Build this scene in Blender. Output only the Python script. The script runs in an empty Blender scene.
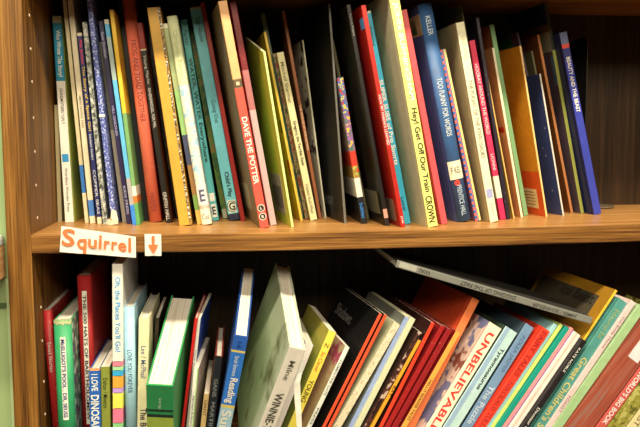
import bpy, bmesh, math
from mathutils import Vector, Matrix, Euler

C = bpy.context.scene.collection
scene = bpy.context.scene

# ------------------------------------------------------------------ camera, world, lamp, exposure
cam = bpy.data.objects.new('camera', bpy.data.cameras.new('camera'))
C.objects.link(cam)
cam.data.sensor_width = 36.0
cam.data.lens = 780.0 / 640.0 * 36.0
cam.data.clip_start = 0.02
# columns: image right, image up, backwards
cam.matrix_world = Matrix(((0.992723, 0.015885, -0.119371, 0.29866),
                           (-0.120347, 0.095644, -0.988114, -1.236081),
                           (-0.004279, 0.995289, 0.09686, 0.147251),
                           (0, 0, 0, 1)))
scene.camera = cam

world = bpy.data.worlds.new('room_light')
scene.world = world
world.use_nodes = True
bg = world.node_tree.nodes['Background']
bg.inputs['Color'].default_value = (1.0, .86, .62, 1)
bg.inputs['Strength'].default_value = 0.04

ld = bpy.data.lights.new('ceiling_lamp', 'AREA')
ld.shape = 'RECTANGLE'
ld.size = 3.2
ld.size_y = .16
ld.energy = 108
ld.color = (1.0, .85, .56)
lamp = bpy.data.objects.new('ceiling_lamp', ld)
C.objects.link(lamp)
lamp.location = (.62, -1.12, 1.58)
lamp.rotation_euler = (Vector((.62, .05, .0)) - lamp.location).to_track_quat('-Z', 'Y').to_euler()
ld2 = ld.copy()                  # the next fixture of the same ceiling row, further back in the room
ld2.name = 'ceiling_lamp_far'
ld2.energy = 118
ld2.size_y = .7
lamp2 = bpy.data.objects.new('ceiling_lamp_far', ld2)
C.objects.link(lamp2)
lamp2.location = (.62, -3.1, 1.6)
lamp2.rotation_euler = (Vector((.62, .05, .0)) - lamp2.location).to_track_quat('-Z', 'Y').to_euler()

scene.view_settings.view_transform = 'Standard'
scene.view_settings.look = 'None'
scene.view_settings.gamma = 1.0
scene.view_settings.use_curve_mapping = False
scene.view_settings.exposure = -0.15

# ------------------------------------------------------------------ colours and materials
TINT = (1.08, .97, .70)          # warmth of the room light, divided out of the colours read off the photograph


def lin(c):
    out = []
    for v, t in zip(c, TINT):
        v = v / 255.0
        v = v / 12.92 if v <= .04045 else ((v + .055) / 1.055) ** 2.4
        out.append(min(.86, max(.006, v / t)))
    return (out[0], out[1], out[2], 1.0)


MATS = {}


def base_mat(name, rough=.42, spec=.4):
    m = bpy.data.materials.new(name)
    m.use_nodes = True
    nt = m.node_tree
    b = nt.nodes['Principled BSDF']
    b.inputs['Roughness'].default_value = rough
    b.inputs['Specular IOR Level'].default_value = spec
    return m, nt, b


def noise(nt, scale, detail=3, vec=None, rough=.55):
    n = nt.nodes.new('ShaderNodeTexNoise')
    n.inputs['Scale'].default_value = scale
    n.inputs['Detail'].default_value = detail
    n.inputs['Roughness'].default_value = rough
    if vec is None:
        vec = nt.nodes.new('ShaderNodeTexCoord').outputs['Object']
    nt.links.new(vec, n.inputs['Vector'])
    return n


def ramp(nt, fac, stops, mode='LINEAR'):
    r = nt.nodes.new('ShaderNodeValToRGB')
    r.color_ramp.interpolation = mode
    e = r.color_ramp.elements
    e[0].position, e[0].color = stops[0]
    e[1].position, e[1].color = stops[-1]
    for p, c in stops[1:-1]:
        k = e.new(p)
        k.color = c
    nt.links.new(fac, r.inputs['Fac'])
    return r


def mulc(c, k):
    return (min(.9, c[0] * k), min(.9, c[1] * k), min(.9, c[2] * k), 1)


def mat(spec):
    """a colour tuple or a pattern string -> a procedural material"""
    if spec in MATS:
        return MATS[spec]
    if not isinstance(spec, str):
        m, nt, b = base_mat('cover_ink')
        c = lin(spec)
        n = noise(nt, 60)
        r = ramp(nt, n.outputs['Fac'], [(.3, mulc(c, .9)), (.7, mulc(c, 1.07))])
        nt.links.new(r.outputs['Color'], b.inputs['Base Color'])
    else:
        p = spec.split(':')
        kind = p[0]
        cols = [lin(eval(x)) for x in p[1:] if x.startswith('(')]
        sc = [float(x) for x in p[1:] if not x.startswith('(')]
        m, nt, b = base_mat('cover_pattern')
        if kind == 'm':
            n = noise(nt, sc[0] * 2.2, 2.5)
            r = ramp(nt, n.outputs['Fac'], [(.0, cols[2]), (.42, cols[2]), (.46, cols[0]), (.54, cols[0]), (.58, cols[1]), (1, cols[1])])
            nt.links.new(r.outputs['Color'], b.inputs['Base Color'])
        elif kind == 'w':
            n = noise(nt, 260, 4, rough=.7)
            w = lin((232, 215, 175))
            c = cols[0]
            mixw = tuple(c[i] * .62 + w[i] * .38 for i in range(3)) + (1,)
            r = ramp(nt, n.outputs['Fac'], [(.0, mulc(c, .82)), (.45, c), (.62, mulc(c, 1.06)), (.68, mixw), (1, w)])
            nt.links.new(r.outputs['Color'], b.inputs['Base Color'])
        elif kind == 'c':
            ch = nt.nodes.new('ShaderNodeTexChecker')
            ch.inputs['Scale'].default_value = sc[0]
            ch.inputs['Color1'].default_value = cols[0]
            ch.inputs['Color2'].default_value = cols[1]
            mp = nt.nodes.new('ShaderNodeMapping')
            mp.inputs['Location'].default_value = (.00071, .00093, .00057)
            nt.links.new(nt.nodes.new('ShaderNodeTexCoord').outputs['Object'], mp.inputs['Vector'])
            nt.links.new(mp.outputs['Vector'], ch.inputs['Vector'])
            nt.links.new(ch.outputs['Color'], b.inputs['Base Color'])
        elif kind == 's':
            n = nt.nodes.new('ShaderNodeTexVoronoi')
            n.inputs['Scale'].default_value = 55
            nt.links.new(nt.nodes.new('ShaderNodeTexCoord').outputs['Object'], n.inputs['Vector'])
            r = ramp(nt, n.outputs['Distance'], [(.0, cols[1]), (.06, cols[1]), (.12, cols[0]), (1, cols[0])])
            nt.links.new(r.outputs['Color'], b.inputs['Base Color'])
        elif kind == 'b':
            tc = nt.nodes.new('ShaderNodeTexCoord')
            mp = nt.nodes.new('ShaderNodeMapping')
            mp.inputs['Scale'].default_value = (140, 6, 6)
            nt.links.new(tc.outputs['Object'], mp.inputs['Vector'])
            n = noise(nt, 1.0, 3, mp.outputs['Vector'])
            r = ramp(nt, n.outputs['Fac'], [(.3, cols[1]), (.5, cols[0]), (.7, cols[2])])
            nt.links.new(r.outputs['Color'], b.inputs['Base Color'])
        elif kind == 'cover17':
            n = noise(nt, 9, 3)
            r = ramp(nt, n.outputs['Fac'], [(.0, lin((90, 85, 60))), (.33, lin((130, 125, 90))), (.42, lin((205, 205, 165))), (.62, lin((215, 213, 175))), (.72, lin((170, 150, 120))), (1, lin((160, 120, 95)))])
            nt.links.new(r.outputs['Color'], b.inputs['Base Color'])
    MATS[spec] = m
    return m


def page_mat():
    m, nt, b = base_mat('page_paper', .8, .15)
    tc = nt.nodes.new('ShaderNodeTexCoord')
    mp = nt.nodes.new('ShaderNodeMapping')
    mp.inputs['Scale'].default_value = (900, 4, 4)
    nt.links.new(tc.outputs['Object'], mp.inputs['Vector'])
    n = noise(nt, 1.0, 2, mp.outputs['Vector'])
    r = ramp(nt, n.outputs['Fac'], [(.3, lin((205, 185, 140))), (.55, lin((245, 232, 200))), (.8, lin((250, 240, 215)))])
    nt.links.new(r.outputs['Color'], b.inputs['Base Color'])
    return m


def wood_mat(name, axis, dark, mid, light, rough=.45, scale=1.0):
    m, nt, b = base_mat(name, rough, .35)
    tc = nt.nodes.new('ShaderNodeTexCoord')
    sc = [420 * scale, 420 * scale, 420 * scale]
    sc[axis] = 9 * scale
    mp = nt.nodes.new('ShaderNodeMapping')
    mp.inputs['Scale'].default_value = sc
    nt.links.new(tc.outputs['Object'], mp.inputs['Vector'])
    n1 = noise(nt, 1.0, 4, mp.outputs['Vector'], .6)
    sc2 = [90 * scale, 90 * scale, 90 * scale]
    sc2[axis] = 2.5 * scale
    mp2 = nt.nodes.new('ShaderNodeMapping')
    mp2.inputs['Scale'].default_value = sc2
    nt.links.new(tc.outputs['Object'], mp2.inputs['Vector'])
    n2 = noise(nt, 1.0, 3, mp2.outputs['Vector'], .5)
    mx = nt.nodes.new('ShaderNodeMath')
    mx.operation = 'ADD'
    nt.links.new(n1.outputs['Fac'], mx.inputs[0])
    nt.links.new(n2.outputs['Fac'], mx.inputs[1])
    hf = nt.nodes.new('ShaderNodeMath')
    hf.operation = 'MULTIPLY'
    hf.inputs[1].default_value = .5
    nt.links.new(mx.outputs[0], hf.inputs[0])
    r = ramp(nt, hf.outputs[0], [(.36, lin(dark)), (.5, lin(mid)), (.62, lin(light))])
    nt.links.new(r.outputs['Color'], b.inputs['Base Color'])
    return m


PAPER = page_mat()

# ------------------------------------------------------------------ mesh helpers


def obj(name, bm, mats, parent=None, label=None):
    me = bpy.data.meshes.new(name)
    bmesh.ops.recalc_face_normals(bm, faces=bm.faces)
    bm.to_mesh(me)
    bm.free()
    for m in (mats if isinstance(mats, list) else [mats]):
        me.materials.append(m)
    o = bpy.data.objects.new(name, me)
    C.objects.link(o)
    if parent is not None:
        o.parent = parent
    if label:
        o['label'] = label
    return o


def add_box(bm, a, b, mi=0):
    x0, y0, z0 = a
    x1, y1, z1 = b
    v = [bm.verts.new(p) for p in ((x0, y0, z0), (x1, y0, z0), (x1, y1, z0), (x0, y1, z0), (x0, y0, z1), (x1, y0, z1), (x1, y1, z1), (x0, y1, z1))]
    fs = []
    for f in ((0, 1, 2, 3), (4, 5, 6, 7), (0, 1, 5, 4), (1, 2, 6, 5), (2, 3, 7, 6), (3, 0, 4, 7)):
        k = bm.faces.new([v[i] for i in f])
        k.material_index = mi
        fs.append(k)
    return v


def bevel_box(a, b, w=.0015):
    bm = bmesh.new()
    add_box(bm, a, b)
    bmesh.ops.bevel(bm, geom=list(bm.edges), offset=w, segments=2, affect='EDGES', profile=.6)
    return bm


def prism(bm, pts, axis, a, b, mi=0):
    """closed outline pts (2-D) swept along axis from a to b"""
    def P(p, h):
        q = [p[0], p[1]]
        q.insert(axis, h)
        return q
    lo = [bm.verts.new(P(p, a)) for p in pts]
    hi = [bm.verts.new(P(p, b)) for p in pts]
    bm.faces.new(lo).material_index = mi
    bm.faces.new(hi).material_index = mi
    n = len(pts)
    for i in range(n):
        bm.faces.new((lo[i], lo[(i + 1) % n], hi[(i + 1) % n], hi[i])).material_index = mi


def text_points(s, bold, cuts=0):
    """letter shapes of a string as a bmesh normalised to the unit box (0..1, 0..1)"""
    cu = bpy.data.curves.new('lettering', 'FONT')
    cu.body = s
    cu.resolution_u = 3
    cu.offset = .022 if bold else .004
    t = bpy.data.objects.new('lettering', cu)
    C.objects.link(t)
    dg = bpy.context.evaluated_depsgraph_get()
    me = bpy.data.meshes.new_from_object(t.evaluated_get(dg))
    bpy.data.objects.remove(t)
    bpy.data.curves.remove(cu)
    bm = bmesh.new()
    bm.from_mesh(me)
    bpy.data.meshes.remove(me)
    bmesh.ops.triangulate(bm, faces=bm.faces)
    if cuts:                     # slice the letters so that they can follow a rounded spine
        ya = min(v.co.y for v in bm.verts)
        yb = max(v.co.y for v in bm.verts)
        for i in range(1, cuts):
            bmesh.ops.bisect_plane(bm, geom=bm.verts[:] + bm.edges[:] + bm.faces[:], plane_co=(0, ya + (yb - ya) * i / cuts, 0), plane_no=(0, 1, 0))
    xs = [v.co.x for v in bm.verts]
    ys = [v.co.y for v in bm.verts]
    x0, x1, y0, y1 = min(xs), max(xs), min(ys), max(ys)
    low = any(ch in 'gjpqy,' for ch in s)
    for v in bm.verts:
        v.co.x = (v.co.x - x0) / max(1e-6, x1 - x0)
        v.co.y = (v.co.y - y0) / max(1e-6, y1 - y0)
    return bm


def empty(name, loc, rot=None):
    o = bpy.data.objects.new(name, None)
    o.empty_display_size = .02
    C.objects.link(o)
    o.location = loc
    return o


def tag(o, label, cat, group=None):
    o['label'] = label
    o['category'] = cat
    if group:
        o['group'] = group
    return o


# ------------------------------------------------------------------ large structure
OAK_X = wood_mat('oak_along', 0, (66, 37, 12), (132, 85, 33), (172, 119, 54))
OAK_LIT_TOP = wood_mat('oak_lit_shelf_top', 0, (158, 100, 42), (190, 132, 66), (212, 156, 88), .36)  # same oak made lighter: overhead light on the shelf top put into the colour
OAK_Z = wood_mat('oak_upright', 2, (58, 32, 9), (120, 76, 25), (152, 103, 41))
OAK_SHADED_BACK = wood_mat('oak_shaded_back_panel', 2, (28, 18, 9), (50, 33, 17), (70, 47, 26))  # oak darkened: the shade deep inside the case is put into the colour


def shelf_z(x):
    return -.0142 * x * (1.05 - x)


def plain(name, c, rough=.6):
    m, nt, b = base_mat(name, rough, .3)
    n = noise(nt, 5, 4)
    cc = lin(c)
    r = ramp(nt, n.outputs['Fac'], [(.3, mulc(cc, .93)), (.7, mulc(cc, 1.06))])
    nt.links.new(r.outputs['Color'], b.inputs['Base Color'])
    return m


def structure(name, bm, m):
    o = obj(name, bm, m)
    o['kind'] = 'structure'
    return o


GREEN = plain('green_paint', (158, 176, 112))
bm = bmesh.new()
add_box(bm, (-2.2, .0275, -.95), (-.0375, .10, 1.9))
structure('wall_left', bm, GREEN)
bm = bmesh.new()
add_box(bm, (-2.2, .40, -.95), (2.6, .46, 1.9))
structure('wall_back', bm, GREEN)
bm = bmesh.new()
add_box(bm, (-2.2, -2.4, -1.0), (2.6, .46, -.95))
structure('floor', bm, plain('brown_carpet', (120, 95, 70), .9))
bm = bevel_box((-.0475, .0245, -.95), (-.0375, .0275, -.072), .001)
structure('trim_1', bm, plain('pale_green_paint', (190, 205, 140)))
bm = bevel_box((-1.5, .0245, -.118), (-.048, .0275, -.110), .001)
structure('trim_2', bm, plain('dark_green_paint', (84, 104, 58)))

W1 = 1.26                       # inner width of the bookcase
case = tag(empty('bookcase', (0, 0, -.95)), 'oak bookcase whose two visible shelves are packed with picture books', 'bookcase')


def case_part(name, bm, m, parent=case):
    o = obj(name, bm, m)
    o.parent = parent
    if parent is case:
        o.matrix_parent_inverse = Matrix.Translation((0, 0, .95))
    return o


left = case_part('side_panel', bevel_box((-.037, 0, -.95), (0, .37, 1.05), .002), OAK_Z)
case_part('side_panel', bevel_box((W1, 0, -.95), (W1 + .037, .37, 1.05), .002), OAK_Z)
bm = bmesh.new()
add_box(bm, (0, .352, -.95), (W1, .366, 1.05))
case_part('back_panel', bm, OAK_SHADED_BACK)
# the sagging middle shelf
bm = bmesh.new()
N = 24
rows = []
for i in range(N + 1):
    x = W1 * i / N
    z = shelf_z(x) if x < 1.05 else 0
    rows.append([bm.verts.new(p) for p in ((x, .0015, z), (x, .0, z - .0015), (x, .0, z - .0275), (x, .0015, z - .029), (x, .352, z - .029), (x, .352, z))])
for i in range(N):
    a, b = rows[i], rows[i + 1]
    for k in range(6):
        f = bm.faces.new((a[k], a[(k + 1) % 6], b[(k + 1) % 6], b[k]))
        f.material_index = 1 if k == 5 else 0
bm.faces.new(rows[0])
bm.faces.new(rows[-1])
case_part('shelf', bm, [OAK_X, OAK_LIT_TOP])
for z in (.40, -.40, -.84):
    bm = bevel_box((0, .0, z - (.029 if z < 0 else 0)), (W1, .352, z + (0 if z < 0 else .029)), .0015)
    case_part('shelf', bm, OAK_X)
bm = bevel_box((-.037, -.004, 1.05), (W1 + .037, .37, 1.08), .002)
case_part('top_board', bm, OAK_X)
hole = plain('bare_drill_hole', (238, 215, 170))
for z in (.338, .287, .236, .180, .127, .074, .022, -.1225, -.178, -.2456, -.30):
    bm = bmesh.new()
    bmesh.ops.create_cone(bm, cap_ends=True, segments=12, radius1=.0026, radius2=.0022, depth=.0012,
                          matrix=Matrix.Translation((.0003, .0445, z)) @ Matrix.Rotation(math.pi / 2, 4, 'Y'))
    o = obj('shelf_pin', bm, hole)
    o.parent = left
    o.matrix_parent_inverse = Matrix.Identity(4)

# ------------------------------------------------------------------ neighbouring shelf at the left
APRON = wood_mat('pale_wood', 1, (190, 128, 66), (216, 156, 92), (230, 176, 112))
tb = tag(empty('wall_shelf', (-.35, .0265, -.068)), 'pale wooden shelf with rounded whitish top, left of the bookcase at frame edge', 'shelf')
for nm, a, b, w, m in (('top_slab', (-.7, -.09, -.019), (-.046, .0265, -.001), .006, plain('pale_laminate', (225, 220, 195))),
                       ('board', (-.69, -.085, -.068), (-.046, .0265, -.019), .002, APRON)):
    o = obj(nm, bevel_box(a, b, w), m, tb)
    o.matrix_parent_inverse = Matrix.Translation((.35, -.0265, .068))

# ------------------------------------------------------------------ books (each: position, lean, size and look)
BOOKS = [
    {'id': 't0', 'loc': [0.0009, 0.19, 0.0], 'lean': 0.0044, 'yaw': 0.0, 'pitch': 0.0, 'h': 0.2062, 't': 0.0072, 'd': 0.15, 'up': 1, 'lab': 'thin cream book half hidden behind the white and teal book, nearest the side panel', 'col': (170, 152, 105)},
    {'id': 't1', 'loc': [0.0148, 0.1826, -0.0002], 'lean': -0.0258, 'yaw': 0.0, 'pitch': 0.0, 'h': 0.3585, 't': 0.0152, 'd': 0.15, 'up': 1, 'lab': 'white book with teal upper spine, first at the left end of the upper shelf', 'hard': 1, 'col': [(0.3465, (215, 210, 160)), (0.2474, (20, 135, 155)), (0.0, (250, 245, 205))], 'lc': (200, 190, 130), 'rc': (200, 210, 95), 'tx': [('Who Wrote This Story?', 0.3346, 0.2543, (235, 240, 225), 0.62, 1), ('GRANDMOTHERS TOPS Y', 0.2353, 0.1729, (60, 60, 60), 0.35), ('Wordless Wonder Press', 0.0959, 0.018, (60, 60, 60), 0.3)], 'labs': [(0.1205, 0.1065, (60, 150, 190), '', None)]},
    {'id': 't2', 'loc': [0.0514, 0.1699, -0.0007], 'lean': -0.0656, 'yaw': 0.0, 'pitch': 0.0, 'h': 0.3983, 't': 0.0067, 'd': 0.1731, 'up': 1, 'lab': 'thin cream book with a blue band low on its spine, touching the white teal book', 'col': [(0.1021, (225, 205, 150)), (0.0529, (60, 120, 175)), (0.0, (235, 215, 160))]},
    {'id': 't3', 'loc': [0.0614, 0.1614, -0.0009], 'lean': -0.066, 'yaw': 0.0, 'pitch': 0.0, 'h': 0.397, 't': 0.0092, 'd': 0.18, 'up': 1, 'lab': 'cream book with a low blue band, one place right of a slimmer similar one', 'col': [(0.0411, (232, 212, 165)), (0.0129, (75, 125, 180)), (0.0, (235, 215, 165))], 'tx': [('AMERICAN FOLK TALES', 0.2231, 0.1664, (110, 100, 80), 0.4)]},
    {'id': 't4', 'loc': [0.0756, 0.1527, -0.001], 'lean': -0.0726, 'yaw': 0.0, 'pitch': 0.0, 'h': 0.3278, 't': 0.0077, 'd': 0.17, 'up': 1, 'lab': 'short thin navy book with red and yellow spine lettering', 'col': [(0.3226, (225, 205, 160)), (0.012, (42, 45, 95)), (0.0, (235, 220, 170))], 'tx': [('Mae Jamison', 0.3159, 0.2755, (220, 50, 90), 0.8, 1), ('The Story of a Space Girl', 0.2721, 0.1614, (225, 190, 60), 0.75, 1), ('Scholastic Readers', 0.1563, 0.1114, (220, 220, 235), 0.5), ('COPPER SEAS', 0.0941, 0.0172, (225, 220, 230), 0.55)]},
    {'id': 't5', 'loc': [0.0862, 0.1443, -0.0012], 'lean': -0.0698, 'yaw': 0.0, 'pitch': 0.0, 'h': 0.3452, 't': 0.008, 'd': 0.17, 'up': 1, 'lab': 'thin grey floral book between the short navy one and the taped blue one', 'col': 'm:(150,150,130):(75,80,65):(205,200,175):60'},
    {'id': 't6', 'loc': [0.1022, 0.1355, -0.0014], 'lean': -0.0787, 'yaw': 0.0, 'pitch': 0.0, 'h': 0.394, 't': 0.0082, 'd': 0.18, 'up': 1, 'lab': 'tall blue book with mended white flecks and torn tape at its foot', 'flap': 1, 'col': 'm:(95,105,165):(195,200,220):(62,72,130):130'},
    {'id': 't7', 'loc': [0.1164, 0.1671, -0.0015], 'lean': -0.0999, 'yaw': 0.0, 'pitch': 0.0, 'h': 0.316, 't': 0.0074, 'd': 0.17, 'up': 1, 'lab': 'slim olive grey book right of the taped blue one', 'col': [(0.164, (105, 100, 80)), (0.0, (165, 150, 120))]},
    {'id': 't8', 'loc': [0.1266, 0.1502, -0.0017], 'lean': -0.1106, 'yaw': 0.0, 'pitch': 0.0, 'h': 0.3498, 't': 0.008, 'd': 0.17, 'up': 1, 'lab': 'thin dark purple book with small pale spine lettering', 'col': (50, 40, 72), 'tx': [('Sister Dandelion', 0.331, 0.2871, (200, 195, 220), 0.6), ('HILL GARDNER', 0.2053, 0.1536, (190, 180, 200), 0.5), ('KIDS PRESS', 0.0665, 0.0172, (200, 195, 210), 0.5)]},
    {'id': 't9', 'loc': [0.1373, 0.1336, -0.0018], 'lean': -0.1073, 'yaw': 0.0, 'pitch': 0.0, 'h': 0.3501, 't': 0.0073, 'd': 0.17, 'up': 1, 'lab': 'slim light blue book beside the dark purple one', 'col': [(0.3423, (215, 205, 170)), (0.3207, (90, 170, 195)), (0.2487, (170, 185, 165)), (0.0814, (100, 180, 215)), (0.0345, (170, 165, 150)), (0.0, (60, 130, 205))]},
    {'id': 't10', 'loc': [0.1439, 0.1332, -0.0019], 'lean': -0.0953, 'yaw': 0.0, 'pitch': 0.0, 'h': 0.3655, 't': 0.007, 'd': 0.17, 'up': 1, 'lab': 'slim book with yellow upper spine turning green below', 'col': [(0.1928, (240, 190, 50)), (0.0676, (120, 165, 95)), (0.0502, (235, 225, 190)), (0.038, (225, 120, 50)), (0.0, (95, 160, 85))]},
    {'id': 't11', 'loc': [0.1502, 0.1988, -0.0019], 'lean': -0.0919, 'yaw': 0.0, 'pitch': 0.0, 'h': 0.3967, 't': 0.0099, 'd': 0.1442, 'up': 1, 'lab': 'plain black book between the yellow green one and the coral red one', 'hard': 1, 'col': (28, 30, 34)},
    {'id': 't12', 'loc': [0.1627, 0.1725, -0.002], 'lean': -0.0952, 'yaw': 0.0, 'pitch': 0.0, 'h': 0.4028, 't': 0.0211, 'd': 0.1705, 'up': 1, 'lab': 'thick coral red book with rounded faded spine', 'hard': 1, 'rnd': 1, 'col': 'w:(240,118,84)', 'lc': (150, 45, 30), 'tx': [('FROG AND TOAD TOGETHER', 0.3201, 0.1777, (150, 45, 35), 0.42), ('HARPER', 0.0518, 0.0177, (140, 50, 40), 0.4)]},
    {'id': 't13', 'loc': [0.1922, 0.1619, -0.0024], 'lean': -0.1206, 'yaw': 0.0, 'pitch': 0.0, 'h': 0.3501, 't': 0.0103, 'd': 0.1811, 'up': 1, 'lab': 'black book with a dark red top and white spine lettering', 'hard': 1, 'col': [(0.3051, (150, 30, 25)), (0.3026, (220, 200, 150)), (0.0, (30, 27, 24))], 'lc': (150, 80, 40), 'tx': [('Young Merlin', 0.2948, 0.2448, (235, 225, 195), 0.6), ('RAVENSWOOD, FOR MAL', 0.2379, 0.1682, (225, 215, 190), 0.55), ('GRIFFIN HALL', 0.0549, 0.0047, (230, 220, 190), 0.6)]},
    {'id': 't14', 'loc': [0.2058, 0.2305, -0.0024], 'lean': -0.1323, 'yaw': 0.0, 'pitch': 0.0, 'h': 0.3427, 't': 0.0067, 'd': 0.1125, 'up': 1, 'lab': 'thin black book with faint gold speckle right of the red topped black one', 'col': 'm:(40,38,28):(90,75,35):(25,24,20):40'},
    {'id': 't15', 'loc': [0.2123, 0.2, -0.0025], 'lean': -0.1326, 'yaw': 0.0, 'pitch': 0.0, 'h': 0.3932, 't': 0.007, 'd': 0.13, 'up': 1, 'lab': 'tall dark grey book standing behind the mustard cover', 'hard': 1, 'col': [(0.1475, (48, 46, 40)), (0.0, (55, 50, 30))]},
    {'id': 't16', 'loc': [0.2187, 0.1122, -0.0026], 'lean': -0.1238, 'yaw': 0.0, 'pitch': 0.0, 'h': 0.3683, 't': 0.0215, 'd': 0.18, 'up': 1, 'lab': 'mustard yellow spine with a chipped black and white right edge', 'hard': 1, 'strip': (0.8, 1.0, 'm:(50,40,25):(240,230,195):(190,140,60):130'), 'col': (212, 158, 55)},
    {'id': 't17', 'loc': [0.2487, 0.1254, -0.0028], 'lean': -0.1502, 'yaw': 0.0, 'pitch': 0.0, 'h': 0.3456, 't': 0.0092, 'd': 0.18, 'up': 1, 'lab': 'slim pale green picture spine with dark scenes between mustard and pale floral books', 'col': [(0.3383, (230, 220, 175)), (0.2337, (170, 180, 120)), (0.1566, (150, 190, 110)), (0.1046, (70, 75, 95)), (0.0521, (150, 110, 60)), (0.0257, (120, 150, 70)), (0.0, (215, 170, 80))]},
    {'id': 't18', 'loc': [0.2573, 0.1164, -0.0029], 'lean': -0.1471, 'yaw': 0.0, 'pitch': 0.0, 'h': 0.3569, 't': 0.0167, 'd': 0.2, 'up': 1, 'lab': 'pale floral book with a white letter E label at its foot', 'hard': 1, 'rnd': 1, 'col': [(0.2411, (222, 222, 160)), (0.0713, 'm:(225,225,200):(165,200,200):(235,228,180):40'), (0.0, (248, 240, 210))], 'tx': [('Christmas Bakery', 0.3333, 0.2529, (190, 190, 120), 0.55)], 'labs': [(0.0678, 0.0347, (235, 225, 220), 'E', (90, 90, 110)), (0.0277, 0.0013, (245, 232, 190), 'Cas', (120, 110, 90))]},
    {'id': 't19', 'loc': [0.2738, 0.189, -0.003], 'lean': -0.1405, 'yaw': 0.0, 'pitch': 0.0, 'h': 0.3618, 't': 0.0119, 'd': 0.154, 'up': 1, 'lab': 'teal book with black serif spine lettering and a striped white foot label', 'hard': 1, 'col': (92, 178, 165), 'tx': [('Parker', 0.3435, 0.3154, (25, 50, 55), 0.6), ('WATER, WATER Everywhere', 0.2942, 0.1075, (15, 50, 50), 0.75, 1)], 'labs': [(0.0508, 0.036, (240, 230, 200), '', None), (0.0305, 0.0065, (240, 230, 200), 'E', (40, 40, 40))]},
    {'id': 't20', 'loc': [0.2923, 0.223, -0.0031], 'lean': -0.1609, 'yaw': 0.0, 'pitch': 0.0, 'h': 0.352, 't': 0.0102, 'd': 0.12, 'up': 1, 'lab': 'slim mottled green and brown book between two teal ones', 'col': 'm:(95,125,55):(140,110,50):(60,95,45):30', 'labs': [(0.0181, 0.0009, (190, 180, 140), '', None)]},
    {'id': 't21', 'loc': [0.3038, 0.186, -0.0032], 'lean': -0.1657, 'yaw': 0.0, 'pitch': 0.0, 'h': 0.3825, 't': 0.0199, 'd': 0.157, 'up': 1, 'lab': 'teal book with round letter G label at its foot', 'hard': 1, 'capt': (190, 160, 100), 'col': [(0.0121, (112, 188, 182)), (0.0, (35, 40, 60))], 'lc': (60, 120, 115), 'tx': [('Sign About', 0.367, 0.323, (35, 90, 95), 0.5), ('Going Out', 0.2196, 0.1782, (25, 80, 85), 0.5), ("Child's Play", 0.0888, 0.0427, (20, 40, 40), 0.5, 1)], 'labs': [(0.0372, 0.014, (225, 225, 185), 'G', (30, 30, 30))]},
    {'id': 't23', 'loc': [0.3249, 0.1754, -0.0033], 'lean': -0.1693, 'yaw': 0.0, 'pitch': 0.0, 'h': 0.3919, 't': 0.0083, 'd': 0.1676, 'up': 1, 'lab': 'thin dark red book squeezed between the letter G book and the red tan one', 'hard': 1, 'col': (150, 35, 28)},
    {'id': 't24', 'loc': [0.3551, 0.0613, -0.0035], 'lean': -0.1729, 'yaw': 0.096, 'pitch': 0.0, 'h': 0.3748, 't': 0.0146, 'd': 0.21, 'up': 1, 'lab': 'red book with tan upper spine, white serif title and two round foot logos', 'hard': 1, 'col': [(0.2489, (238, 175, 110)), (0.2342, (120, 95, 60)), (0.0, (240, 86, 66))], 'lc': (140, 118, 75), 'rc': (225, 75, 60), 'tx': [('DAVE THE POTTER', 0.1864, 0.0744, (250, 235, 215), 0.62, 1)], 'cl': [(0.35, 0.8, 0.071, 0.0251, (175, 165, 120))], 'logos': [0.0336, 0.0191], 'pict': [0.2464, 0.2366]},
    {'id': 't25', 'loc': [0.3743, 0.1042, -0.0036], 'lean': -0.1705, 'yaw': 0.0698, 'pitch': 0.0, 'h': 0.3818, 't': 0.0109, 'd': 0.2, 'up': 1, 'lab': 'frayed book with maroon top and pinkish white worn spine', 'col': [(0.2677, 'w:(125,30,35)'), (0.1999, 'w:(190,120,110)'), (0.0, 'w:(215,185,170)')]},
    {'id': 't26', 'loc': [0.4078, 0.0695, -0.0037], 'lean': -0.1538, 'yaw': 0.0873, 'pitch': 0.0, 'h': 0.2947, 't': 0.0043, 'd': 0.2, 'up': 1, 'lab': 'lime green cover with slanted top corner and a grey barcode label', 'slant': 0.05, 'bar': 1, 'col': (215, 225, 130), 'lc': (196, 222, 66), 'rc': (196, 222, 66), 'cl': [(0.18, 0.78, 0.0879, 0.0177, (190, 185, 150))]},
    {'id': 't27', 'loc': [0.4328, 0.1706, -0.0038], 'lean': -0.1874, 'yaw': 0.0698, 'pitch': 0.0, 'h': 0.3429, 't': 0.0046, 'd': 0.1724, 'up': 1, 'lab': 'thin orange yellow cover peeking out beside the lime green one', 'col': (235, 190, 70), 'lc': (230, 175, 55), 'rc': (225, 170, 60), 'cl': [(0.0, 0.12, 0.1855, 0.1619, (110, 90, 40)), (0.0, 0.14, 0.1126, 0.0832, (200, 80, 35))]},
    {'id': 't28', 'loc': [0.4352, 0.2054, -0.0038], 'lean': -0.1842, 'yaw': 0.0524, 'pitch': 0.0, 'h': 0.3799, 't': 0.0082, 'd': 0.1376, 'up': 1, 'lab': 'dark green book rising behind the lime and yellow covers', 'col': [(0.2961, (95, 110, 75)), (0.1112, (45, 95, 75)), (0.0, 'm:(70,110,80):(150,140,90):(40,80,60):40')], 'lc': (25, 70, 45)},
    {'id': 't29', 'loc': [0.4444, 0.1953, -0.0038], 'lean': -0.1903, 'yaw': 0.0033, 'pitch': 0.0, 'h': 0.3074, 't': 0.0067, 'd': 0.1477, 'up': 1, 'lab': 'slim dull picture spine touching the left side of the cream spine', 'col': 'm:(150,135,90):(70,75,45):(130,55,40):45'},
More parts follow.
